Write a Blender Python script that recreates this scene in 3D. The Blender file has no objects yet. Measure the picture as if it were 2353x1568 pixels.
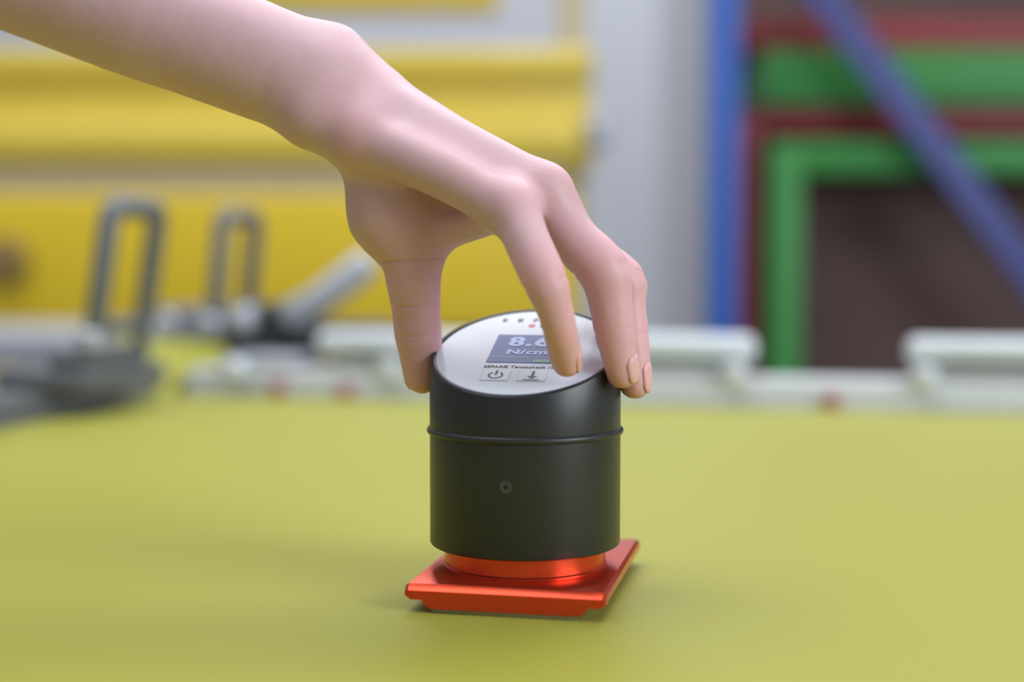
import bpy, bmesh, math, random
import numpy as np
from mathutils import Vector, Matrix
random.seed(3)
S = bpy.context.scene
COL = S.collection
R = math.radians

# ------------------------------------------------------------------ camera, light, exposure
T = 0.90                                   # height of the stretched fabric above the floor
FPX = 50 / 36 * 2353
PITCH = math.atan((784 - 583) / FPX)
CAM = Vector((-.0055, -.594, T + .14))
cd = bpy.data.cameras.new('camera')
cd.lens = 50; cd.sensor_width = 36; cd.sensor_fit = 'HORIZONTAL'
cd.clip_start = .02; cd.clip_end = 60
cd.dof.use_dof = True; cd.dof.focus_distance = .582; cd.dof.aperture_fstop = 2.7
cam = bpy.data.objects.new('camera', cd); COL.objects.link(cam)
cam.location = CAM; cam.rotation_euler = (math.pi / 2 - PITCH, 0, 0)
S.camera = cam

w = bpy.data.worlds.new('hall_ambient'); S.world = w; w.use_nodes = True
bg = w.node_tree.nodes['Background']
bg.inputs['Color'].default_value = (.86, .92, 1.0, 1); bg.inputs['Strength'].default_value = .33

def area(name, loc, size, energy, col=(1, .98, .95), aim=None):
    l = bpy.data.lights.new(name, 'AREA'); l.shape = 'RECTANGLE'
    l.size, l.size_y = size; l.energy = energy; l.color = col
    o = bpy.data.objects.new(name, l); COL.objects.link(o); o.location = loc
    if aim:
        o.rotation_euler = (Vector(aim) - Vector(loc)).to_track_quat('-Z', 'Y').to_euler()
    return o
area('overhead_light', (-.70, -.15, 3.3), (2.4, 1.2), 31, (.90, .945, 1))
area('overhead_light', (-.3, 1.2, 3.9), (4.0, 1.2), 86, (.96, .98, 1))
area('overhead_light', (.9, 3.5, 3.9), (3.0, .6), 95, (.94, .97, 1))  # extra unseen lamp, added to brighten the back wall
area('added_side_light', (2.8, -1.8, 2.2), (2.0, 1.6), 115, (.84, .92, 1), (0, 0, T))  # added cool source, no window seen; gives body highlight and lights finger sides
S.cycles.caustics_reflective = False; S.cycles.caustics_refractive = False
S.view_settings.view_transform = 'Standard'; S.view_settings.look = 'None'
S.view_settings.exposure = -0.14; S.view_settings.gamma = 1.0
S.view_settings.use_curve_mapping = False

# ------------------------------------------------------------------ helpers
FW = Vector((0, math.cos(PITCH), -math.sin(PITCH))); UP = Vector((0, math.sin(PITCH), math.cos(PITCH)))
def P(px, py, Y):
    """photo pixel seen at world distance plane y=Y -> world point"""
    d = FW + Vector((1, 0, 0)) * ((px - 1176.5) / FPX) - UP * ((py - 784) / FPX)
    return CAM + d * ((Y - CAM.y) / d.y)
TH = R(-12)                                 # table, meter and frame are turned by this angle
UA = Vector((math.cos(TH), math.sin(TH), 0)); VA = Vector((-math.sin(TH), math.cos(TH), 0))
def W(u, v, z=0): return UA * u + VA * v + Vector((0, 0, T + z))

def lin(c):
    return tuple(((x / 255 + .055) / 1.055) ** 2.4 if x / 255 > .04045 else x / 255 / 12.92 for x in c) + (1,)
def mat(name, rgb, rough=.5, metal=0, var=.06, scale=40, bump=0, bscale=400, **kw):
    m = bpy.data.materials.new(name); m.use_nodes = True
    nt = m.node_tree; b = nt.nodes['Principled BSDF']
    tc = nt.nodes.new('ShaderNodeTexCoord')
    nz = nt.nodes.new('ShaderNodeTexNoise'); nz.inputs['Scale'].default_value = scale; nz.inputs['Detail'].default_value = 4
    nt.links.new(tc.outputs['Object'], nz.inputs['Vector'])
    mx = nt.nodes.new('ShaderNodeMix'); mx.data_type = 'RGBA'
    c = lin(rgb)
    mx.inputs[6].default_value = tuple(x * (1 - var) for x in c[:3]) + (1,)
    mx.inputs[7].default_value = tuple(min(1, x * (1 + var)) for x in c[:3]) + (1,)
    nt.links.new(nz.outputs['Fac'], mx.inputs[0]); nt.links.new(mx.outputs[2], b.inputs['Base Color'])
    b.inputs['Roughness'].default_value = rough; b.inputs['Metallic'].default_value = metal
    for k, v in kw.items(): b.inputs[k.replace('_', ' ')].default_value = v
    if bump:
        n2 = nt.nodes.new('ShaderNodeTexNoise'); n2.inputs['Scale'].default_value = bscale; n2.inputs['Detail'].default_value = 3
        nt.links.new(tc.outputs['Object'], n2.inputs['Vector'])
        bp = nt.nodes.new('ShaderNodeBump'); bp.inputs['Strength'].default_value = bump; bp.inputs['Distance'].default_value = .0005
        nt.links.new(n2.outputs['Fac'], bp.inputs['Height']); nt.links.new(bp.outputs['Normal'], b.inputs['Normal'])
    return m

M = dict(
    black=mat('black_anodised', (37, 38, 40), .36, 0, .05, 300, .06, 3000),
    rubber=mat('rubber_ring', (44, 44, 47), .38, 0, .05),
    red=mat('orange_red_anodised', (222, 74, 42), .24, .78, .04, 200, .02, 2500, Coat_Weight=.2, Coat_Roughness=.25),
    pad=mat('felt_pad', (112, 104, 62), .8, 0, .1, 300),
    white=mat('white_print_film', (212, 218, 234), .2, 0, .015),
    button=mat('pale_button', (200, 206, 221), .3, 0, .01),
    ink=mat('dark_grey_ink', (84, 84, 92), .5, 0, .03),
    pink=mat('red_ink', (226, 110, 122), .5, 0, .03),
    screen=mat('lcd_glass', (92, 104, 160), .3, 0, .05, 60, Specular_IOR_Level=.15),
    digit=mat('lcd_digit', (186, 198, 246), .5, 0, .02, Emission_Color=(.45, .52, .9, 1), Emission_Strength=.12),
    green=mat('lcd_green', (84, 164, 132), .4, 0, .02),
    dark=mat('dark_hole', (18, 18, 17), .6, 0, .1),
    socket=mat('socket_grey', (72, 72, 68), .45, .2, .05),
    alu=mat('brushed_aluminium', (176, 178, 188), .42, .35, .05, 30),
    whitealu=mat('white_coated_tube', (206, 211, 220), .4, 0, .03),
    grey=mat('grey_cast_metal', (112, 114, 120), .5, .3, .08, 30),
    dgrey=mat('dark_grey_metal', (66, 70, 72), .5, .3, .08, 30),
    dgreen=mat('dark_green_rubber', (62, 86, 76), .6, 0, .08, 30),
    redp=mat('red_plastic', (168, 84, 84), .5, 0, .06, 30),
    railwhite=mat('pale_rail', (206, 209, 215), .45, 0, .03, 20),
    steel=mat('table_steel', (120, 122, 124), .5, .4, .08, 10),
    tabletop=mat('table_board', (150, 150, 120), .7, 0, .08, 10),
    ymach=mat('yellow_paint', (216, 190, 72), .42, 0, .06, 5),
    ypanel=mat('yellow_paint_deep', (218, 186, 36), .45, 0, .07, 4),
    brownk=mat('brown_knob', (132, 108, 62), .6, 0, .08, 5),
    gapgrey=mat('machine_grey', (182, 168, 130), .6, 0, .06, 5),
    blue=mat('rack_blue_paint', (40, 92, 180), .45, 0, .05, 6),
    bluedk=mat('brace_blue_paint', (54, 62, 130), .45, 0, .05, 6),
    fred=mat('frame_red_paint', (136, 38, 44), .5, 0, .08, 6),
    fgreen=mat('frame_green_paint', (46, 132, 56), .5, 0, .08, 6),
    brown=mat('dark_brown_board', (96, 74, 70), .8, 0, .12, 4),
    wall=mat('hall_wall_paint', (204, 207, 218), .7, 0, .03, 2),
    column=mat('column_paint', (220, 225, 238), .6, 0, .03, 2),
    floor=mat('concrete_floor', (140, 138, 134), .6, 0, .1, 3),
)

def tag(o, label=None, cat=None, group=None, kind=None):
    if label: o['label'] = label
    if cat: o['category'] = cat
    if group: o['group'] = group
    if kind: o['kind'] = kind
    return o
def empty(name, loc, rz=0, label=None, cat=None, group=None):
    o = bpy.data.objects.new(name, None); COL.objects.link(o); o.empty_display_size = .05
    o.location = loc; o.rotation_euler = (0, 0, rz)
    return tag(o, label, cat, group)
def link(name, bm, m, parent=None, smooth=True, angle=40):
    me = bpy.data.meshes.new(name)
    bmesh.ops.recalc_face_normals(bm, faces=bm.faces)
    bm.to_mesh(me); bm.free(); me.materials.append(M[m] if isinstance(m, str) else m)
    if smooth:
        me.shade_smooth()
        me.set_sharp_from_angle(angle=R(angle))
    o = bpy.data.objects.new(name, me); COL.objects.link(o)
    if parent: o.parent = parent
    return o
def box(bm, x0, x1, y0, y1, z0, z1, bev=0, seg=2):
    vs = [bm.verts.new(p) for p in ((x0, y0, z0), (x1, y0, z0), (x1, y1, z0), (x0, y1, z0), (x0, y0, z1), (x1, y0, z1), (x1, y1, z1), (x0, y1, z1))]
    fs = [bm.faces.new([vs[i] for i in f]) for f in ((3, 2, 1, 0), (4, 5, 6, 7), (0, 1, 5, 4), (1, 2, 6, 5), (2, 3, 7, 6), (3, 0, 4, 7))]
    if bev:
        es = {e for f in fs for e in f.edges}
        bmesh.ops.bevel(bm, geom=list(es), offset=bev, segments=seg, profile=.5, affect='EDGES')
    return bm
def BM(): return bmesh.new()
def prism(bm, prof, y0, y1):
    """profile in x,z extruded along y"""
    a = [bm.verts.new((x, y0, z)) for x, z in prof]; b = [bm.verts.new((x, y1, z)) for x, z in prof]
    n = len(prof)
    fs = [bm.faces.new(a), bm.faces.new(b[::-1])]
    for i in range(n): bm.faces.new((a[i], b[i], b[(i + 1) % n], a[(i + 1) % n]))
    return a, b
def lathe(bm, prof, n=64, close=True):
    rings = []
    for r, z in prof:
        rings.append([bm.verts.new((r * math.cos(2 * math.pi * i / n), r * math.sin(2 * math.pi * i / n), z)) for i in range(n)])
    for a, b in zip(rings, rings[1:]):
        for i in range(n): bm.faces.new((a[i], a[(i + 1) % n], b[(i + 1) % n], b[i]))
    if close:
        bm.faces.new(rings[0][::-1]); bm.faces.new(rings[-1])
    return rings
def tube(bm, pts, r, n=16, caps=True, round_end=True):
    """tube along a polyline; r a number or a list; ends rounded"""
    pts = [Vector(p) for p in pts]; rs = r if isinstance(r, (list, tuple)) else [r] * len(pts)
    P2, R2 = [], []
    if round_end:
        d = (pts[1] - pts[0]).normalized()
        for a in (80, 55, 28): P2.append(pts[0] - d * rs[0] * (math.sin(R(a)) * .6)); R2.append(rs[0] * math.cos(R(a)))
    P2 += pts; R2 += rs
    if round_end:
        d = (pts[-1] - pts[-2]).normalized()
        for a in (28, 55, 80): P2.append(pts[-1] + d * rs[-1] * (math.sin(R(a)) * .6)); R2.append(rs[-1] * math.cos(R(a)))
    up = None; rings = []
    for i, p in enumerate(P2):
        d = (P2[min(i + 1, len(P2) - 1)] - P2[max(i - 1, 0)]).normalized()
        if up is None: up = Vector((0, 0, 1)) if abs(d.z) < .9 else Vector((1, 0, 0))
        s = d.cross(up).normalized(); up = s.cross(d).normalized()
        rings.append([bm.verts.new(p + (s * math.cos(2 * math.pi * k / n) + up * math.sin(2 * math.pi * k / n)) * R2[i]) for k in range(n)])
    for a, b in zip(rings, rings[1:]):
        for i in range(n): bm.faces.new((a[i], a[(i + 1) % n], b[(i + 1) % n], b[i]))
    bm.faces.new(rings[0][::-1]); bm.faces.new(rings[-1])
    return bm
def struct(name, bm, m):
    return tag(link(name, bm, m, None, False), kind='structure')
def text_bm(s, size, bold=0, spacing=1.0, depth=.00006):
    """centred text as a thin mesh lying in x,y"""
    c = bpy.data.curves.new('t', 'FONT'); c.body = s; c.size = size; c.align_x = 'CENTER'; c.align_y = 'CENTER'
    c.offset = bold; c.space_character = spacing; c.extrude = depth; c.resolution_u = 4
    o = bpy.data.objects.new('t', c); COL.objects.link(o)
    me = bpy.data.meshes.new_from_object(o.evaluated_get(bpy.context.evaluated_depsgraph_get()))
    bm = bmesh.new(); bm.from_mesh(me)
    bpy.data.objects.remove(o); bpy.data.curves.remove(c); bpy.data.meshes.remove(me)
    return bm

# ------------------------------------------------------------------ the hall
struct('floor', box(BM(), -5, 5, -4, 5.2, -.1, 0), 'floor')
struct('wall_back', box(BM(), -5, 5, 5.0, 5.2, 0, 4.5), 'wall')
pc0, pc1 = P(1535, 0, 3.6), P(1650, 0, 3.6)
struct('trim_1', box(BM(), pc0.x, pc1.x, 3.6, 3.85, 0, 4.5, .01), 'column')

# ------------------------------------------------------------------ stretching table with its rails
U0, U1, V0, V1 = -.525, .66, -.56, .742       # the stretched field, in table axes
table = empty('stretching_table', (0, 0, 0), TH, 'long aluminium rails framing the stretched yellow fabric', 'table')
def rail(u0, u1, v0, v1, z0, z1, m='alu', name='rail', bev=.004):
    return link(name, box(BM(), u0, u1, v0, v1, T + z0, T + z1, bev), m, table)
rail(-.500, U1 + .12, V1 + .004, V1 + .05, -.05, .024, 'railwhite')           # rear rail
rail(U0 - .075, U0 - .006, V0 - .1, V1 + .32, -.05, .022, 'grey')      # left rail
rail(U1 + .006, U1 + .075, V0 - .1, V1 + .32, -.05, .022, 'grey')
rail(U0 - .005, U1 + .005, V0 - .06, V0 - .004, -.05, .022)
rail(U0 - .006, U1 + .006, V0 - .004, V1 + .004, -.09, -.06, 'tabletop', 'table_board')
for u in (U0 - .07, U1 + .01):
    for v in (V0 - .06, V1 + .2):
        link('leg', box(BM(), u, u + .06, v, v + .06, 0, T - .0501, .004), 'steel', table)

# fabric: one stretched sheet that also runs out as a tail through the rear left corner gap
fab = mat('yellow_screen_mesh', (158, 155, 48), .5, 0, .02, 6)
nt = fab.node_tree; b = nt.nodes['Principled BSDF']
tc = nt.nodes.new('ShaderNodeTexCoord'); wv = nt.nodes.new('ShaderNodeTexChecker'); wv.inputs['Scale'].default_value = 2400
nt.links.new(tc.outputs['Object'], wv.inputs['Vector'])
bp = nt.nodes.new('ShaderNodeBump'); bp.inputs['Strength'].default_value = .12; bp.inputs['Distance'].default_value = .0002
nt.links.new(wv.outputs['Fac'], bp.inputs['Height']); nt.links.new(bp.outputs['Normal'], b.inputs['Normal'])
b.inputs['Specular IOR Level'].default_value = .3; b.inputs['Sheen Weight'].default_value = .05; b.inputs['Sheen Roughness'].default_value = .5
bm = BM()
n = 40
FZ = -.0018
def fz(u, v):
    d2 = (u / .06) ** 2 + (v / .07) ** 2
    return FZ
grid = [[bm.verts.new((U0 - .004 + (U1 - U0 + .008) * i / n, V0 + (V1 - V0 + .004) * j / n, 0)) for j in range(n + 1)] for i in range(n + 1)]
for row in grid:
    for v in row: v.co.z = fz(v.co.x, v.co.y) if abs(v.co.x) < .3 else FZ
for i in range(n):
    for j in range(n): bm.faces.new((grid[i][j], grid[i + 1][j], grid[i + 1][j + 1], grid[i][j + 1]))
fabric = link('screen_fabric', bm, fab); fabric.location = (0, 0, T); fabric.rotation_euler = (0, 0, TH)
sm = fabric.modifiers.new('thickness', 'SOLIDIFY'); sm.thickness = .0004; sm.offset = 0
tag(fabric, 'taut yellow screen-printing mesh fabric stretched flat under the black meter', 'fabric')
# loose flap behind the corner
bm = BM()
rows = []
for k, (py, Y, xa, xb) in enumerate([(930, .81, 345, 405), (890, .845, 338, 402), (868, .86, 318, 440), (850, .872, 290, 520), (818, .90, 272, 530), (788, .925, 266, 515), (772, .96, 280, 460)]):
    row = []
    for i in range(11):
        q = P(xa + (xb - xa) * i / 10, py, Y)
        row.append(bm.verts.new((q.x * UA.x + q.y * UA.y, q.x * VA.x + q.y * VA.y, q.z - T + .002 * math.sin(i * 1.3 + k))))
    rows.append(row)
for a, b2 in zip(rows, rows[1:]):
    for i in range(10): bm.faces.new((a[i], a[i + 1], b2[i + 1], b2[i]))
flap = link('fabric_flap', bm, fab, fabric)
flap.modifiers.new('thickness', 'SOLIDIFY').thickness = .0006

# ------------------------------------------------------------------ tension meter
meter = empty('tension_meter', W(0, 0, 0), TH, 'black cylindrical tension meter with slanted white display face on orange-red plate', 'meter')
PZ = .0097
bm = BM()
x0, x1 = -.0390, .0415
st = .0075
def plate_sec(y, zt, inset):
    p = [(x0 + st + .003, .0002), (x1 - st - .003, .0002), (x1 - st, .0024), (x1 - st, .0036), (x1 - .0022 - inset, .0036), (x1 - inset, .0052), (x1 - inset, zt - .0012), (x1 - .0014 - inset, zt),
         (x0 + .0014 + inset, zt), (x0 + inset, zt - .0012), (x0 + inset, .0052), (x0 + .0022 + inset, .0036), (x0 + st, .0036), (x0 + st, .0024)]
    return [bm.verts.new((x, y, z)) for x, z in p]
secs = [plate_sec(-.0482, .0072, .0006), plate_sec(-.0479, .0075, .0001), plate_sec(-.0457, PZ - .0002, 0), plate_sec(-.0452, PZ, 0), plate_sec(.0582, PZ, 0), plate_sec(.0605, .0075, 0)]
for p_, q_ in zip(secs, secs[1:]):
    for i in range(14): bm.faces.new((p_[i], p_[(i + 1) % 14], q_[(i + 1) % 14], q_[i]))
bm.faces.new(secs[0]); bm.faces.new(secs[-1][::-1])
plate = link('base_plate', bm, 'red', meter, angle=22)
plate['label'] = 'orange-red anodised metal base plate'
link('felt_pad', box(BM(), x0 + .011, x1 - .012, -.0480, .059, -.0016, .0002, .0002), 'pad', plate)
# collar
bm = BM(); lathe(bm, [(.0345, PZ - .0004), (.0345, PZ + .0006), (.0340, PZ + .0011), (.0338, PZ + .004), (.0338, .0200)], 96)
link('collar', bm, 'red', meter)
# body with slanted top
ZC, SL = .0998, .397
RB = .0400
bm = BM()
N = 128
def ring(r, zf):
    return [bm.verts.new((r * math.cos(2 * math.pi * i / N), r * math.sin(2 * math.pi * i / N), zf(r * math.sin(2 * math.pi * i / N)))) for i in range(N)]
face_z = lambda v: ZC + SL * v
rs = [ring(.030, lambda v: .0186), ring(RB - .0010, lambda v: .0186), ring(RB - .0003, lambda v: .0190), ring(RB, lambda v: .0198), ring(RB, lambda v: .0640), ring(RB, lambda v: .0690),
      ring(RB, lambda v: face_z(v) - .0008), ring(RB - .0003, lambda v: face_z(v) - .0002), ring(RB - .0008, lambda v: face_z(v)), ring(RB - .0016, lambda v: face_z(v)), ring(RB - .0019, lambda v: face_z(v) - .0008), ring(RB - .0022, lambda v: face_z(v) - .0010)]
for a, c in zip(rs, rs[1:]):
    for i in range(N): bm.faces.new((a[i], a[(i + 1) % N], c[(i + 1) % N], c[i]))
bm.faces.new(rs[0][::-1]); bm.faces.new(rs[-1])
body = link('body', bm, 'black', meter, angle=35)
# o-ring
bm = BM(); zr = .0664; rr = .00155
prof = [(RB - .0003 + rr * math.cos(R(a)), zr + rr * math.sin(R(a))) for a in range(0, 360, 24)]
rg = lathe(bm, prof, 128, False)
for i in range(128): bm.faces.new((rg[-1][i], rg[-1][(i + 1) % 128], rg[0][(i + 1) % 128], rg[0][i]))
link('rubber_ring', bm, 'rubber', body)
# small screw socket on the front
sock_z = (P(1164, 1121, -.040).z - T)
def front_disc(name, r0, r1, y0, y1, m, parent):
    bm = BM(); n = 40
    lathe(bm, [(r0, y0), (r1, y0 + .00002), (r1, y1)] if r0 > 0 else [(r1, y0), (r1 * .9, y1)], n)
    bmesh.ops.rotate(bm, verts=bm.verts, matrix=Matrix.Rotation(R(90), 3, 'X'))
    bmesh.ops.translate(bm, verts=bm.verts, vec=(0.0004, 0, sock_z))
    return link(name, bm, m, parent)
front_disc('screw_socket', 0, .0028, RB - .0012, RB + .0003, 'socket', body)
front_disc('socket_hole', 0, .0010, RB - .0008, RB + .00035, 'dark', body)
# slanted face in face coordinates: s along the slope, u across
CT = 1 / math.sqrt(1 + SL * SL); ST = SL * CT
def onface(bm, h):
    for v in bm.verts:
        x, y, z = v.co
        v.co = (x, y * CT - (z + h) * ST, ZC + y * ST + (z + h) * CT)
    return bm
bm = BM()
fr = [bm.verts.new(((RB - .0022) * math.cos(2 * math.pi * i / N), (RB - .0022) * math.sin(2 * math.pi * i / N) / CT, 0)) for i in range(N)]
fr2 = [bm.verts.new((v.co.x * .985, v.co.y * .985, .0006)) for v in fr]
for i in range(N): bm.faces.new((fr[i], fr[(i + 1) % N], fr2[(i + 1) % N], fr2[i]))
bm.faces.new(fr2); bm.faces.new(fr[::-1])
face = link('face_plate', onface(bm, -.0009), 'white', meter, angle=30); face['label'] = 'white glossy oval face'
H0 = -.0003
def ftext(name, s, x, y, size, m, parent, bold=0, spacing=1, lift=0.00006, sx=1):
    bm = text_bm(s, size, bold, spacing)
    for v in bm.verts: v.co.x = v.co.x * sx + x; v.co.y += y
    return link(name, onface(bm, H0 + lift), m, parent, False)
def frect(name, x0, x1, y0, y1, m, parent, h=.00015, lift=0, bev=0.0):
    return link(name, onface(box(BM(), x0, x1, y0, y1, -.0002, h, bev), H0 + lift), m, parent, False)
for k, ch in enumerate('SEFAR'):
    ftext('letter', ch, -.0147 + .0069 * k, .0302, .0046, 'ink', face, .00010, sx=1.15)
frect('logo_square', -.0031, -.0004, .0234, .0262, 'pink', face)
frect('logo_square', .0022, .0049, .0234, .0262, 'ink', face)
disp = frect('display', -.0143, .0150, -.0120, .0150, 'screen', meter, .0002)
disp['label'] = 'blue-grey display reading 8.6 N/cm'
ftext('digits', '8.6', .0006, .0074, .0118, 'digit', disp, .00045, 1.12, .0003, sx=1.12)
ftext('unit_text', 'N/cm', .0012, -.0024,   .0060, 'digit', disp, .00026, 1.05, .0003, sx=1.25)
frect('status_line', -.0143, .0150, -.0066, -.0063, 'digit', disp, .00004, .0002)
frect('status_bar', .0052, .0120, -.0114, -.0090, 'green', disp, .00006, .0002)
ftext('model_text', 'SEFAR\u00ae Tensocheck 100', .0012, -.0160, .0030, 'ink', face, .00003, 1.0, sx=1.0)
for bx, kind in ((-.0077, 'power'), (.0075, 'arrow')):
    bt = frect('button', bx - .0058, bx + .0058, -.0285, -.0190, 'button', meter, .00025, 0, .0001)
    bm = BM()
    if kind == 'power':
        seg = [(bx + .0032 * math.cos(R(a)), -.0240 + .0032 * math.sin(R(a))) for a in range(125, 416, 10)]
        pin = [bm.verts.new((x, y, 0)) for x, y in seg]
        pout = [bm.verts.new((bx + (x - bx) * .72, -.0240 + (y + .0240) * .72, 0)) for x, y in seg]
        for i in range(len(seg) - 1): bm.faces.new((pin[i], pin[i + 1], pout[i + 1], pout[i]))
        q = [bm.verts.new(p) for p in ((bx - .0005, -.0240, 0), (bx + .0005, -.0240, 0), (bx + .0005, -.0196, 0), (bx - .0005, -.0196, 0))]
        bm.faces.new(q)
        nm = 'power_symbol'
    else:
        for pts in (((-.0034, -.0280), (.0034, -.0280), (.0034, -.0273), (-.0034, -.0273)), ((-.0022, -.0244), (.0, -.0270), (.0022, -.0244)), ((-.0006, -.0245), (.0006, -.0245), (.0006, -.0200), (-.0006, -.0200))):
            bm.faces.new([bm.verts.new((bx + x, y, 0)) for x, y in pts])
        nm = 'arrow_symbol'
    link(nm, onface(bm, H0 + .0003), 'ink', bt, False)

# ------------------------------------------------------------------ hand and forearm: one skin grown from bones
def dep(Y): return (Y + .594)
def J(px, py, Ymm, rpx):
    Y = Ymm * .001; p = P(px, py, Y)
    return (np.array(p, dtype=np.float64), rpx * dep(Y) / FPX)
def chain(*js):
    js = [np.append(*J(*j)) for j in js]
    if len(js) > 2:                       # Catmull-Rom through the joints
        e = [2 * js[0] - js[1]] + js + [2 * js[-1] - js[-2]]; o = []
        for i in range(1, len(e) - 2):
            a, b, c, d = e[i - 1:i + 3]
            for t in (0, 1 / 3, 2 / 3):
                o.append(.5 * (2 * b + (c - a) * t + (2 * a - 5 * b + 4 * c - d) * t * t + (3 * b - a - 3 * c + d) * t ** 3))
        js = o + [js[-1]]
    return [[(a[:3], b[:3], a[3], b[3]) for a, b in zip(js, js[1:])]]
index_ = [(1160, 480, -30, 50), (1180, 478, -32, 52), (1212, 556, -42, 50), (1252, 645, -50, 49), (1272, 702, -50, 40), (1287, 758, -47, 37), (1297, 808, -40, 35), (1302, 835, -36, 31)]
middle_ = [(1245, 445, -16, 53), (1256, 450, -17, 54), (1311, 541, -21, 53), (1384, 618, -25, 57), (1402, 690, -26, 48), (1412, 755, -26, 45), (1423, 820, -26, 38), (1430, 856, -25, 35)]
ring_ = [(1265, 465, 1, 46), (1275, 468, 2, 46), (1352, 573, 3, 43), (1430, 642, 2, 49), (1440, 695, 0, 41), (1447, 770, -2, 41), (1453, 832, -4, 39), (1459, 880, -5, 35)]
little_ = [(1280, 480, 17, 46), (1282, 486, 17, 45), (1335, 575, 22, 42), (1395, 640, 25, 42), (1412, 740, 27, 38), (1400, 815, 30, 33)]
thumb_ = [(900, 495, 8, 82), (945, 590, 9, 62), (950, 645, 8, 60), (956, 710, 10, 53), (961, 768, 11, 52), (968, 820, 12, 45), (970, 866, 12, 37)]
fingers = [chain(*f)[0] for f in (index_, middle_, ring_, little_, thumb_)]
palm = (chain((850, 325, -10, 62), (1010, 395, -22, 56), (1162, 478, -31, 53)) + chain((865, 240, 5, 60), (1250, 438, -16, 55)) + chain((850, 205, 18, 52), (1266, 458, 0, 46))
        + chain((835, 200, 28, 48), (1276, 478, 17, 46))
        + chain((960, 420, 12, 62), (1120, 470, 8, 55)) 
        + chain((960, 330, -4, 52), (1190, 440, -18, 46)) + chain((860, 388, 6, 70), (900, 492, 8, 84))
        + chain((955, 545, 8, 54), (1040, 528, 2, 38), (1130, 502, -14, 34))
        + chain((735, 268, -2, 76), (815, 300, -4, 84)) + chain((776, 128, 14, 60), (850, 215, 14, 60)) + chain((770, 205, 6, 90), (860, 285, 4, 80)))
arm = chain((690, 182, 8, 116), (620, 150, 8, 128), (450, 85, 11, 132), (300, 28, 15, 138), (0, -88, 25, 142), (-300, -205, 45, 158), (-620, -330, 75, 165), (-720, -420, 90, 150), (-800, -760, 110, 175))
def cap(p, pr):
    a, b, ra, rb = pr
    ab = b - a; L2 = ab @ ab
    t = np.clip(((p - a) @ ab) / L2, 0, 1)
    return np.linalg.norm(p - a - t[:, None] * ab, axis=1) - (ra + (rb - ra) * t)
def smin(a, b, k):
    h = np.maximum(k - np.abs(a - b), 0) / k
    return np.minimum(a, b) - h * h * k * .25
def sdf_chunk(p):
    c = (p.max(0) + p.min(0)) / 2; rad = np.linalg.norm(p - c, axis=1).max()
    def ok(pr):
        a, b, ra, rb = pr
        ab = b - a; t = min(1, max(0, ((c - a) @ ab) / (ab @ ab)))
        return np.linalg.norm(c - a - t * ab) - max(ra, rb) - rad < .035
    def un(prs, k, d=None):
        for ch in prs:
            e = None
            for pr in ch:
                if ok(pr):
                    g = cap(p, pr); e = g if e is None else np.minimum(e, g)
            if e is not None: d = e if d is None else smin(d, e, k)
        return d
    d = un(palm, .009); da = un(arm, .012)
    d = da if d is None else d if da is None else smin(d, da, .016)
    out = d
    for k, f in enumerate(fingers):
        df = un([f], .005)
        if df is None: continue
        m = df if d is None else smin(d, df, .012 if k == 4 else .008)
        out = m if out is None else np.minimum(out, m)
    return np.full(len(p), .03) if out is None else out - .0006
def sdf(p):
    if len(p) < 6000: return sdf_chunk(p)
    k = np.floor(p / .025).astype(np.int64) + 100
    od = np.argsort((k[:, 0] * 1000 + k[:, 1]) * 1000 + k[:, 2], kind='stable')
    r = np.empty(len(p))
    for c in np.array_split(od, len(p) // 2500): r[c] = sdf_chunk(p[c])
    return r
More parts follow.
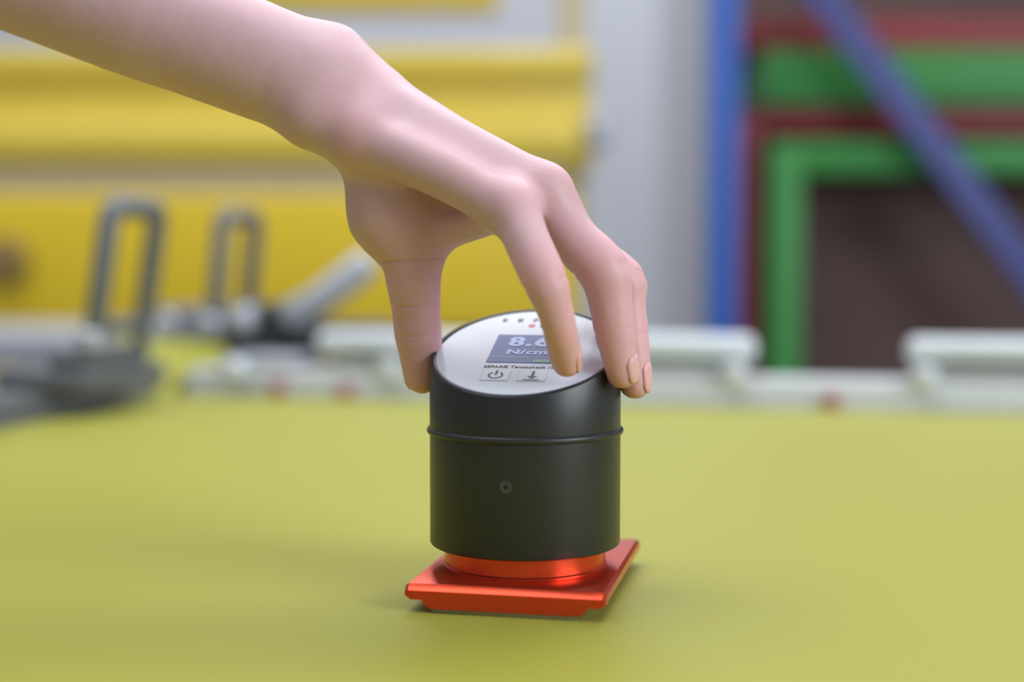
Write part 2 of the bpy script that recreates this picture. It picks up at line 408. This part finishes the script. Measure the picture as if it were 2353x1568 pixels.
def grow(h=.0015, cf=4):
    pts = np.array([q for pr in sum(palm + arm + fingers, []) for q in (pr[0], pr[1])])
    lo = pts.min(0) - .045; hi = pts.max(0) + .045
    nc = np.ceil((hi - lo) / (h * cf)).astype(int); H = h * cf
    g = np.stack(np.meshgrid(*[np.arange(n) for n in nc], indexing='ij'), -1).reshape(-1, 3)
    dc = sdf(lo + (g + .5) * H)
    act = g[np.abs(dc) < H * 1.25]
    nf = nc * cf + 1
    D = np.full(nf, np.nan, np.float32)
    # sign fill of far cells
    Dc = dc.reshape(nc)
    far = np.repeat(np.repeat(np.repeat(np.sign(Dc), cf, 0), cf, 1), cf, 2) * H
    D[:-1, :-1, :-1] = far; D[-1] = H; D[:, -1] = H; D[:, :, -1] = H
    off = np.stack(np.meshgrid(*[np.arange(cf + 1)] * 3, indexing='ij'), -1).reshape(-1, 3)
    ids = (act[:, None, :] * cf + off[None]).reshape(-1, 3)
    key = np.unique(np.ravel_multi_index(ids.T, nf))
    ijk = np.stack(np.unravel_index(key, nf), -1)
    vals = np.concatenate([sdf(lo + c * h) for c in np.array_split(ijk.astype(np.float64), max(1, len(ijk) // 200000))])
    D.reshape(-1)[key] = vals
    neg = D < 0
    c8 = [neg[i:nf[0] - 1 + i, j:nf[1] - 1 + j, k:nf[2] - 1 + k] for i in (0, 1) for j in (0, 1) for k in (0, 1)]
    s = sum(c.astype(np.int8) for c in c8)
    cells = np.argwhere((s > 0) & (s < 8))
    cid = np.full(np.array(nf) - 1, -1, np.int64); cid[tuple(cells.T)] = np.arange(len(cells))
    acc = np.zeros((len(cells), 3)); cnt = np.zeros(len(cells))
    for ax in range(3):
        o1, o2 = [a for a in range(3) if a != ax]
        for i in (0, 1):
            for j in (0, 1):
                o = np.zeros(3, int); o[o1] = i; o[o2] = j
                e = o.copy(); e[ax] = 1
                va = D[tuple((cells + o).T)]; vb = D[tuple((cells + e).T)]
                m = (va < 0) != (vb < 0)
                t = np.where(m, va / np.where(m, va - vb, 1), 0)
                q = np.repeat(o[None].astype(float), len(cells), 0); q[:, ax] += t
                acc[m] += q[m]; cnt[m] += 1
    V = lo + (cells + acc / cnt[:, None]) * h
    Q = []
    for ax in range(3):
        o1, o2 = [(1, 2), (2, 0), (0, 1)][ax]
        sl0 = [slice(None)] * 3; sl1 = [slice(None)] * 3; sl0[ax] = slice(0, -1); sl1[ax] = slice(1, None)
        ch = np.argwhere(neg[tuple(sl0)] != neg[tuple(sl1)])
        ch = ch[(ch[:, o1] > 0) & (ch[:, o2] > 0) & (ch[:, o1] < nf[o1] - 1) & (ch[:, o2] < nf[o2] - 1)]
        flip = neg[tuple(ch.T)]
        e1 = np.zeros(3, int); e1[o1] = 1; e2 = np.zeros(3, int); e2[o2] = 1
        q = np.stack([cid[tuple((ch - e1 - e2).T)], cid[tuple((ch - e2).T)], cid[tuple(ch.T)], cid[tuple((ch - e1).T)]], -1)
        q[~flip] = q[~flip][:, ::-1]
        Q.append(q)
    Q = np.concatenate(Q); Q = Q[(Q >= 0).all(1)]
    return V, Q
V, Q = grow()
def to_mesh(name, V, Q):
    me = bpy.data.meshes.new(name)
    me.vertices.add(len(V)); me.vertices.foreach_set('co', np.ascontiguousarray(V, np.float32).ravel())
    me.loops.add(len(Q) * 4); me.loops.foreach_set('vertex_index', np.ascontiguousarray(Q, np.int32).ravel())
    me.polygons.add(len(Q)); me.polygons.foreach_set('loop_start', np.arange(0, len(Q) * 4, 4, dtype=np.int32))
    me.update(calc_edges=True); me.validate(); return me
E_ = np.unique(np.sort(np.concatenate([Q[:, [i, (i + 1) % 4]] for i in range(4)]), 1), axis=0)
deg = np.bincount(E_.ravel(), minlength=len(V))[:, None]
def relax(X, lam):
    A = np.stack([np.bincount(E_[:, 0], X[E_[:, 1], i], len(X)) + np.bincount(E_[:, 1], X[E_[:, 0], i], len(X)) for i in range(3)], 1)
    return X + lam * (A / deg - X)
for _ in range(6): V = relax(relax(V, .55), -.57)
for _ in range(2): V = relax(V, .5)
me = to_mesh('person', V, Q)
ob = bpy.data.objects.new('person', me); COL.objects.link(ob)
md = ob.modifiers.new('s', 'SUBSURF'); md.subdivision_type = 'CATMULL_CLARK'; md.levels = 1
me2 = bpy.data.meshes.new_from_object(ob.evaluated_get(bpy.context.evaluated_depsgraph_get()))
ob.modifiers.clear(); ob.data = me2; bpy.data.meshes.remove(me); me2.name = 'person'
co = np.empty(len(me2.vertices) * 3, np.float32); me2.vertices.foreach_get('co', co); co = co.reshape(-1, 3).astype(np.float64)
nv_ = np.empty(len(co) * 3, np.float32); me2.vertices.foreach_get('normal', nv_); nrm = nv_.reshape(-1, 3).astype(np.float64)
red = np.zeros(len(co))
def crease(pa, pb, side, depth=.0005, wdt=.0006, t=0, bend=0, wide=.5, reach=.016):
    """groove across a finger: the plane through a point of bone pa-pb, only on the side given"""
    a = J(*pa)[0]; b_ = J(*pb)[0]; ax = (b_ - a) / np.linalg.norm(b_ - a); c = a + (b_ - a) * t
    sd = np.array(side, float); sd -= ax * (sd @ ax); sd /= np.linalg.norm(sd)
    d = co - c; r = np.linalg.norm(d, axis=1); near = r < reach
    s = d @ ax; lat = d - s[:, None] * ax; ln = np.maximum(np.linalg.norm(lat, axis=1), 1e-6)
    cs = (lat @ sd) / ln
    s = s + bend * (1 - cs) + .0006 * np.sin(r * 900 + c[0] * 4000)
    g = np.exp(-(s / wdt) ** 2) * np.clip((cs - wide) / .3, 0, 1) * near
    return g * depth
dis = np.zeros(len(co))
CAMSIDE = (0, -1, 0)
for t_, dp in ((.30, .0007), (.95, .0004)):
    dis += crease(thumb_[1], thumb_[2], CAMSIDE, dp, .0006, t_, .0025, .35, .02)
dis += crease(thumb_[2], thumb_[3], (.5, -1, 0), .0006, .0005, .75, .001, .3, .02)
dis += crease(thumb_[3], thumb_[4], CAMSIDE, .0005, .0006, .95, -.001, .3, .02)
dis += crease(thumb_[3], thumb_[4], (.4, -1, 0), .0003, .0005, 1.12, -.001, .45, .02)
for f, dors in ((index_, (.7, -.5, .5)), (middle_, (.8, -.3, .6)), (ring_, (.9, -.2, .5))):
    for t_ in (-.12, -.03, .06, .15):
        dis += crease(f[3], f[4], dors, .00022, .0006, t_, 0, .55)
    for t_ in (-.06, .05):
        dis += crease(f[5], f[6], dors, .00018, .0005, t_, 0, .55)
    dis += crease(f[5], f[6], tuple(-x for x in dors), .0004, .0006, 0, 0, .3)
    dis += crease(f[3], f[4], tuple(-x for x in dors), .0005, .0007, 0, 0, .3)
co2 = co - nrm * dis[:, None]
for f, ks in ((index_, (1, 3, 5, 7)), (middle_, (1, 3, 5, 7)), (ring_, (1, 3, 5, 7)), (little_, (1, 3, 5)), (thumb_, (2, 4, 6))):
    for k in ks:
        c = J(*f[k])[0]
        red = np.maximum(red, (.45 if k == 1 else 1) * np.exp(-(np.linalg.norm(co - c, axis=1) / .013) ** 2))
for f in (index_, middle_, ring_, little_, thumb_):
    for k in range(len(f) - 4, len(f)):
        c = J(*f[k])[0]; red = np.maximum(red, (.75 + .25 * (k == len(f) - 1)) * np.exp(-(np.linalg.norm(co - c, axis=1) / .018) ** 2))  # outer finger joints: skin redness plus painted-in light
for c, rad in ((J(800, 290, -20, 1)[0], .012), (J(960, 560, -10, 1)[0], .02), (J(960, 700, -5, 1)[0], .02)):
    red = np.maximum(red, .4 * np.exp(-(np.linalg.norm(co - c, axis=1) / rad) ** 2))
me2.vertices.foreach_set('co', co2.astype(np.float32).ravel())
at = me2.attributes.new('flush_and_light', 'FLOAT', 'POINT'); at.data.foreach_set('value', red.astype(np.float32))
me2.update(); me2.shade_smooth()
skin = bpy.data.materials.new('skin'); skin.use_nodes = True
nt = skin.node_tree; b = nt.nodes['Principled BSDF']; L = nt.links.new
tc = nt.nodes.new('ShaderNodeTexCoord')
def noise(scale, det=4):
    n_ = nt.nodes.new('ShaderNodeTexNoise'); n_.inputs['Scale'].default_value = scale; n_.inputs['Detail'].default_value = det
    L(tc.outputs['Object'], n_.inputs['Vector']); return n_
def mix(fac, c0, c1):
    m = nt.nodes.new('ShaderNodeMix'); m.data_type = 'RGBA'
    for i, c in ((6, c0), (7, c1)):
        if isinstance(c, tuple): m.inputs[i].default_value = c
        else: L(c, m.inputs[i])
    L(fac, m.inputs[0]); return m.outputs[2]
base = mix(noise(55).outputs['Fac'], lin((202, 158, 162)), lin((213, 178, 186)))
fl = nt.nodes.new('ShaderNodeAttribute'); fl.attribute_name = 'flush_and_light'
n3 = noise(160, 2)
ma = nt.nodes.new('ShaderNodeMath'); ma.operation = 'MULTIPLY'; L(fl.outputs['Fac'], ma.inputs[0]); ma.inputs[1].default_value = .65
L(mix(ma.outputs[0], base, lin((232, 166, 168))), b.inputs['Base Color'])  # pale tint is redness and also painted light, lifting the lower fingers
b.inputs['Roughness'].default_value = .48; b.inputs['Specular IOR Level'].default_value = .4
b.inputs['Subsurface Weight'].default_value = .35; b.inputs['Subsurface Radius'].default_value = (1, .42, .25); b.inputs['Subsurface Scale'].default_value = .0035
vo = nt.nodes.new('ShaderNodeTexVoronoi'); vo.inputs['Scale'].default_value = 900; L(tc.outputs['Object'], vo.inputs['Vector'])
bp = nt.nodes.new('ShaderNodeBump'); bp.inputs['Strength'].default_value = .10; bp.inputs['Distance'].default_value = .0003
L(vo.outputs['Distance'], bp.inputs['Height']); L(bp.outputs['Normal'], b.inputs['Normal'])
me2.materials.clear(); me2.materials.append(skin)
person = tag(ob, 'bare forearm and hand reaching down to grip the black meter by its rim', 'person')
nailm = mat('fingernail', (228, 172, 172), .32, 0, .03, 200)
def nail(f, dors, width=55, back=.0085, front=.0052, ref=(-2, -1)):
    a, ra = J(*f[ref[0]]); b_, rb = J(*f[ref[1]])
    ax = (b_ - a) / np.linalg.norm(b_ - a)
    n0 = np.array(dors, float); n0 -= ax * (n0 @ ax); n0 /= np.linalg.norm(n0); sd = np.cross(ax, n0)
    nu, nv = 9, 11; pts = []
    for i in range(nv):
        t = i / (nv - 1); s = -back + (back + front) * t
        wdt = width * (.78 + .22 * math.sin(math.pi * min(1, .25 + t * .6)))
        if t < .2: wdt *= .7 + 1.5 * t
        if t > .8: wdt *= 1 - 1.6 * (t - .8)
        for j in range(nu):
            an = R(wdt * (2 * j / (nu - 1) - 1)); pts.append((s, n0 * math.cos(an) + sd * math.sin(an)))
    lo_ = np.zeros(len(pts)); hi_ = np.full(len(pts), .015)
    A = np.array([b_ + ax * min(s, .0015) for s, d in pts]); Dn = np.array([d * 1.0 + ax * max(0, s - .0015) / .006 for s, d in pts]); Dn /= np.linalg.norm(Dn, axis=1)[:, None]
    for _ in range(22):
        m_ = (lo_ + hi_) / 2; ins = sdf(A + Dn * m_[:, None]) < 0
        lo_ = np.where(ins, m_, lo_); hi_ = np.where(ins, hi_, m_)
    lift = np.array([-.00015 if (k % nu in (0, nu - 1) or k < nu) else .00028 for k in range(len(pts))])
    X = A + Dn * (lo_ + lift)[:, None]
    bm = BM(); vs = [bm.verts.new(x) for x in X]
    for i in range(nv - 1):
        for j in range(nu - 1): bm.faces.new((vs[i * nu + j], vs[i * nu + j + 1], vs[(i + 1) * nu + j + 1], vs[(i + 1) * nu + j]))
    o = link('fingernail', bm, nailm, person)
    md = o.modifiers.new('t', 'SOLIDIFY'); md.thickness = .0002; md.offset = 0
    return o
nail(index_, (.9, -.3, .3), 46, .007); nail(middle_, (.85, -.5, .1), 46, .0065); nail(ring_, (.95, -.3, 0), 48, .0075); nail(little_, (.7, .7, 0)); nail(thumb_, (-.85, .6, 0), 58, .010, .006)

# ------------------------------------------------------------------ clamps along the rear rail
def rear_clamp(u0, u1, posts, label, reds=()):
    c = empty('stretching_clamp', W((u0 + u1) / 2, V1 + .027, .024), TH, label, 'clamp', 'white-barred clamps along the rear rail')
    h = (u1 - u0) / 2; mid = (u0 + u1) / 2
    link('clamp_base', box(BM(), -h + .03, h - .02, -.018, .055, 0, .012, .003), 'alu', c)
    link('rubber_strip', box(BM(), -h + .04, h - .03, -.012, .012, .012, .017, .001), 'dgreen', c)
    bm = BM(); tube(bm, [(-h + .012, 0, .0260), (h - .012, 0, .0260)], .0138, 20); link('clamp_bar', bm, 'whitealu', c)
    for u in posts:
        bm = BM(); lathe(bm, [(.006, .0), (.011, .003), (.0125, .010), (.0105, .016), (.009, .020)], 24)
        bmesh.ops.translate(bm, verts=bm.verts, vec=(u - mid, -.024, -.006)); link('knob', bm, 'whitealu', c)
    for u in reds:
        link('red_stop', box(BM(), u - mid - .006, u - mid + .006, -.031, -.0235, -.028, -.012, .002), 'redp', c)
    return c
def uu(px, py):
    d = P(px, py, .75) - CAM; d = d / d.y
    # intersection of the pixel column with the rear rail line v = V1+.02
    t = (V1 + .027 - (CAM.x * VA.x + CAM.y * VA.y)) / (d.x * VA.x + d.y * VA.y)
    q = CAM + d * t
    return q.x * UA.x + q.y * UA.y
rear_clamp(uu(722, 800), uu(1748, 800), (uu(912, 830), uu(1690, 850)), 'long white clamp bar on the rear rail behind the meter', (uu(815, 880),))
rear_clamp(uu(2072, 800), uu(2900, 800), (uu(2120, 850),), 'white clamp bar at the right end of the rear rail', (uu(1912, 890),))
# short clamp at the rear left corner, with raised lever
CU = uu(420, 800)
c = empty('stretching_clamp', W(CU, V1 + .027, .024), TH, 'short grey clamp with raised slanting lever at the rear left corner', 'clamp')
link('clamp_base', box(BM(), .045, .125, -.018, .10, 0, .012, .004), 'alu', c)
def put(bm, x, y, z): bmesh.ops.translate(bm, verts=bm.verts, vec=(x, y, z)); return bm
bm = BM(); lathe(bm, [(.004, 0), (.011, .004), (.0135, .011), (.011, .018), (.004, .022)], 24); link('knob', put(bm, uu(573, 820) - CU, -.036, -.010), 'whitealu', c)
link('cylinder_block', box(BM(), .012, .052, .095, .16, .0, .062, .010, 4), 'grey', c)
bm = BM(); tube(bm, [(.018, .090, .040), (.036, .082, .046)], .015, 18); link('knob', bm, 'alu', c)
link('jaw', box(BM(), .045, .10, .085, .15, .012, .064, .010, 3), 'dgrey', c)
bm = BM(); tube(bm, [(.085, .085, .050), (.115, .09, .066), (.165, .095, .104)], [.017, .016, .0165], 16); link('lever', bm, 'alu', c)
link('support_foot', box(BM(), .10, .20, .06, .12, .0, .044, .012, 3), 'dgrey', c)
link('red_stop', box(BM(), uu(660, 880) - CU - .007, uu(660, 880) - CU + .007, -.031, -.0235, -.024, -.011, .002), 'redp', c)

# ------------------------------------------------------------------ grey lever clamps along the left rail
def lever_clamp(v, label, lean=18, up=True, z0=.022, uo=0):
    c = empty('lever_clamp', W(-.525 + uo, v, z0), TH, label, 'clamp', 'grey lever clamps along the left rail')
    link('clamp_base', box(BM(), -.070, .020, -.075, .075, 0, .016, .003), 'grey', c)
    link('cylinder_block', box(BM(), -.028, .012, -.060, .060, .016, .034, .005, 3), 'grey', c)
    for y in (-.052, .052):
        bm = BM(); lathe(bm, [(.008, 0), (.012, .003), (.012, .014), (.008, .018)], 20); bmesh.ops.translate(bm, verts=bm.verts, vec=(.010, y, .034)); link('pivot_knob', bm, 'alu', c)
    H = .120; le = R(lean)
    def q(y, s): return (.010 + s * H * math.sin(le), y, .040 + s * H * math.cos(le)) if up else (-.01 - s * H * .5, y, .045 + .01 * s)
    rod = BM(); tube(rod, [q(-.046, 0), q(-.046, .9), q(-.043, .97), q(-.036, 1), q(.036, 1), q(.043, .97), q(.046, .9), q(.046, 0)], .0095, 12)
    lv = link('lever_loop', rod, 'grey', c)
    bm = BM(); tube(bm, [q(-.046, .12), q(.046, .12)], .007, 10); link('cross_rod', bm, 'grey', lv)
    return c
lever_clamp(.600, 'grey clamp with upright loop lever on the left rail', 9, uo=.018)
far = lever_clamp(.895, 'grey clamp with upright loop lever beyond the fabric corner', 6, z0=.022)
link('drive_block', box(BM(), -.068, .028, -.035, .045, .016, .060, .012, 4), 'grey', far)
for x_ in (-.05, -.004):
    bm = BM(); lathe(bm, [(.006, 0), (.016, .002), (.018, .012), (.018, .03)], 24)
    bmesh.ops.rotate(bm, verts=bm.verts, matrix=Matrix.Rotation(R(-90), 3, 'X')); link('drive_drum', put(bm, x_, -.052, .036), 'alu', far)
lever_clamp(.330, 'grey clamp with its lever folded flat at the left edge of the picture', 0, False)

# ------------------------------------------------------------------ yellow machine behind
YM = 2.35
mx0, mx1 = -1.9, P(1372, 300, YM).x
mach = empty('yellow_machine', ((mx0 + mx1) / 2, YM, 0), 0, 'large yellow machine with stacked horizontal beams behind the table on the left', 'machine')
def pz(y, Y=YM): return P(700, y, Y).z
def mbox(name, x0, x1, ya, yb, d0, d1, m, bev=.01, seg=3):
    o = link(name, box(BM(), x0 - mach.location.x, x1 - mach.location.x, d0, d1, pz(yb), pz(ya), bev, seg), m, mach); return o
def xp(px): return P(px, 400, YM).x
mbox('cross_beam', mx0, xp(1150), -70, 22, 0, .09, 'ymach', .02)
mbox('rear_sheet', mx0, xp(1362), 110, 395, .045, .14, 'ymach', .004)
mbox('cross_beam', mx0, xp(1368), 105, 178, .02, .12, 'ymach', .022, 4)
mbox('cross_beam', mx0, xp(1345), 268, 378, -.02, .11, 'ymach', .03, 5)
mbox('backing_strip', mx0, xp(1300), 380, 450, .0, .08, 'gapgrey', .005)
mbox('side_panel', mx0, xp(1330), 448, 762, -.02, .10, 'ypanel', .012)
mbox('lower_body', mx0, xp(1330), 766, 1500, .0, .5, 'gapgrey', .01)
mbox('end_cap', xp(1345), xp(1400), 262, 345, -.01, .09, 'alu', .02)
for px in (-260, 1290):
    mbox('post', xp(px), xp(px + 60), -200, 1500, .14, .24, 'gapgrey', .005)
bm = BM(); lathe(bm, [(.02, 0), (.045, .004), (.05, .02), (.035, .045)], 32)
bmesh.ops.rotate(bm, verts=bm.verts, matrix=Matrix.Rotation(R(90), 3, 'X')); k = P(28, 600, YM)
bmesh.ops.translate(bm, verts=bm.verts, vec=(k.x - mach.location.x, -.02, k.z)); link('knob', bm, 'brownk', mach)
# pale bench rail in front of the machine, far left
bn = empty('white_bench', (-1.15, 1.35, 0), 0, 'pale grey bench edge at the far left below the yellow machine', 'bench')
zt = P(80, 768, 1.35).z; zb2 = P(80, 842, 1.35).z
link('bench_top', box(BM(), -.6, P(172, 800, 1.35).x + 1.15, -.0, .35, zb2, zt, .006), 'alu', bn)
for x in (-.55, P(172, 800, 1.35).x + 1.15 - .08):
    for y in (.03, .28): link('leg', box(BM(), x, x + .04, y, y + .04, 0, zb2, .003), 'steel', bn)

# ------------------------------------------------------------------ blue rack with red and green frames
YR = 2.55
def rx(px, Y=YR): return P(px, 400, Y).x
def rz(py, Y=YR): return P(1700, py, Y).z
rack = empty('storage_rack', (rx(1665), YR, 0), 0, 'blue steel storage rack with diagonal brace holding red and green frames', 'rack')
O = rack.location
def rb(name, x0, x1, y0, y1, z0, z1, m, bev=.006):
    return link(name, box(BM(), x0 - O.x, x1 - O.x, y0, y1, z0, z1, bev), m, rack)
rb('upright', rx(1632), rx(1698), 0, .09, 0, 2.6, 'blue')
rb('upright', rx(1632) + 1.55, rx(1698) + 1.55, 0, .09, 0, 2.6, 'blue')
a = P(1790, -150, YR - .03); bb = P(2620, 960, YR - .03)
dx = (bb - a).normalized(); nn = Vector((dx.z, 0, -dx.x)) * .032
bm = BM()
vs = [bm.verts.new(Vector((p.x - O.x, p.y - O.y + y, p.z))) for y in (0, .03) for p in (a - nn, a + nn, bb + nn, bb - nn)]
for f in ((0, 1, 2, 3), (7, 6, 5, 4), (0, 4, 5, 1), (1, 5, 6, 2), (2, 6, 7, 3), (3, 7, 4, 0)): bm.faces.new([vs[i] for i in f])
link('diagonal_brace', bm, 'bluedk', rack)
rb('shelf', rx(1700), rx(1700) + 1.5, .05, .42, .22, .26, 'steel')
zsh = rz(226)
rb('shelf_beam', rx(1700), rx(1700) + 1.5, .10, .42, zsh - .012, zsh, 'brown')
rb('back_panel', rx(1712), rx(1712) + 1.5, .42, .44, .26, 2.6, 'brown')
def frame(x0, x1, z0, z1, y, t, m, label, th=.05):
    o = empty('printing_screen', ((x0 + x1) / 2, y, z0), 0, label, 'screen', 'coloured frames stored in the blue rack')
    h = (x1 - x0) / 2; H = z1 - z0
    for n_, bx in (('side_bar', (-h, -h + t, 0, th, 0, H)), ('side_bar', (h - t, h, 0, th, 0, H)), ('cross_bar', (-h + t, h - t, 0, th, H - t, H)), ('cross_bar', (-h + t, h - t, 0, th, 0, t))):
        link(n_, box(BM(), *bx, .004), m, o)
    return o
frame(rx(1702), rx(1702) + 1.42, .26, rz(232), YR + .12, .062, 'fred', 'large red frame standing on the lower shelf of the blue rack')
frame(rx(1782), rx(1782) + 1.20, .26, rz(322), YR + .05, .070, 'fgreen', 'green frame standing in front of the large red frame in the rack')
def flat_frame(x0, x1, y0, y1, z0, z1, t, m, label):
    o = empty('printing_screen', ((x0 + x1) / 2, y0, z0), 0, label, 'screen', 'coloured frames stored in the blue rack')
    h = (x1 - x0) / 2; D = y1 - y0; H = z1 - z0
    for n_, bx in (('side_bar', (-h, -h + t, t, D - t, 0, H)), ('side_bar', (h - t, h, t, D - t, 0, H)), ('cross_bar', (-h, h, 0, t, 0, H)), ('cross_bar', (-h, h, D - t, D, 0, H))):
        link(n_, box(BM(), *bx, .004), m, o)
z1 = rz(98)
flat_frame(rx(1768), rx(1768) + 1.25, YR + .10, YR + .40, zsh, z1, .06, 'fgreen', 'green frame lying flat on the upper shelf of the blue rack')
flat_frame(rx(1712), rx(1712) + 1.38, YR + .12, YR + .41, z1 + .001, rz(22), .06, 'fred', 'red frame lying flat on top of the green one on the upper shelf')
link('storage_board', box(BM(), rx(1860) - O.x, rx(1860) - O.x + 1.15, .30, .33, .26, rz(300), .002), 'brown', rack)
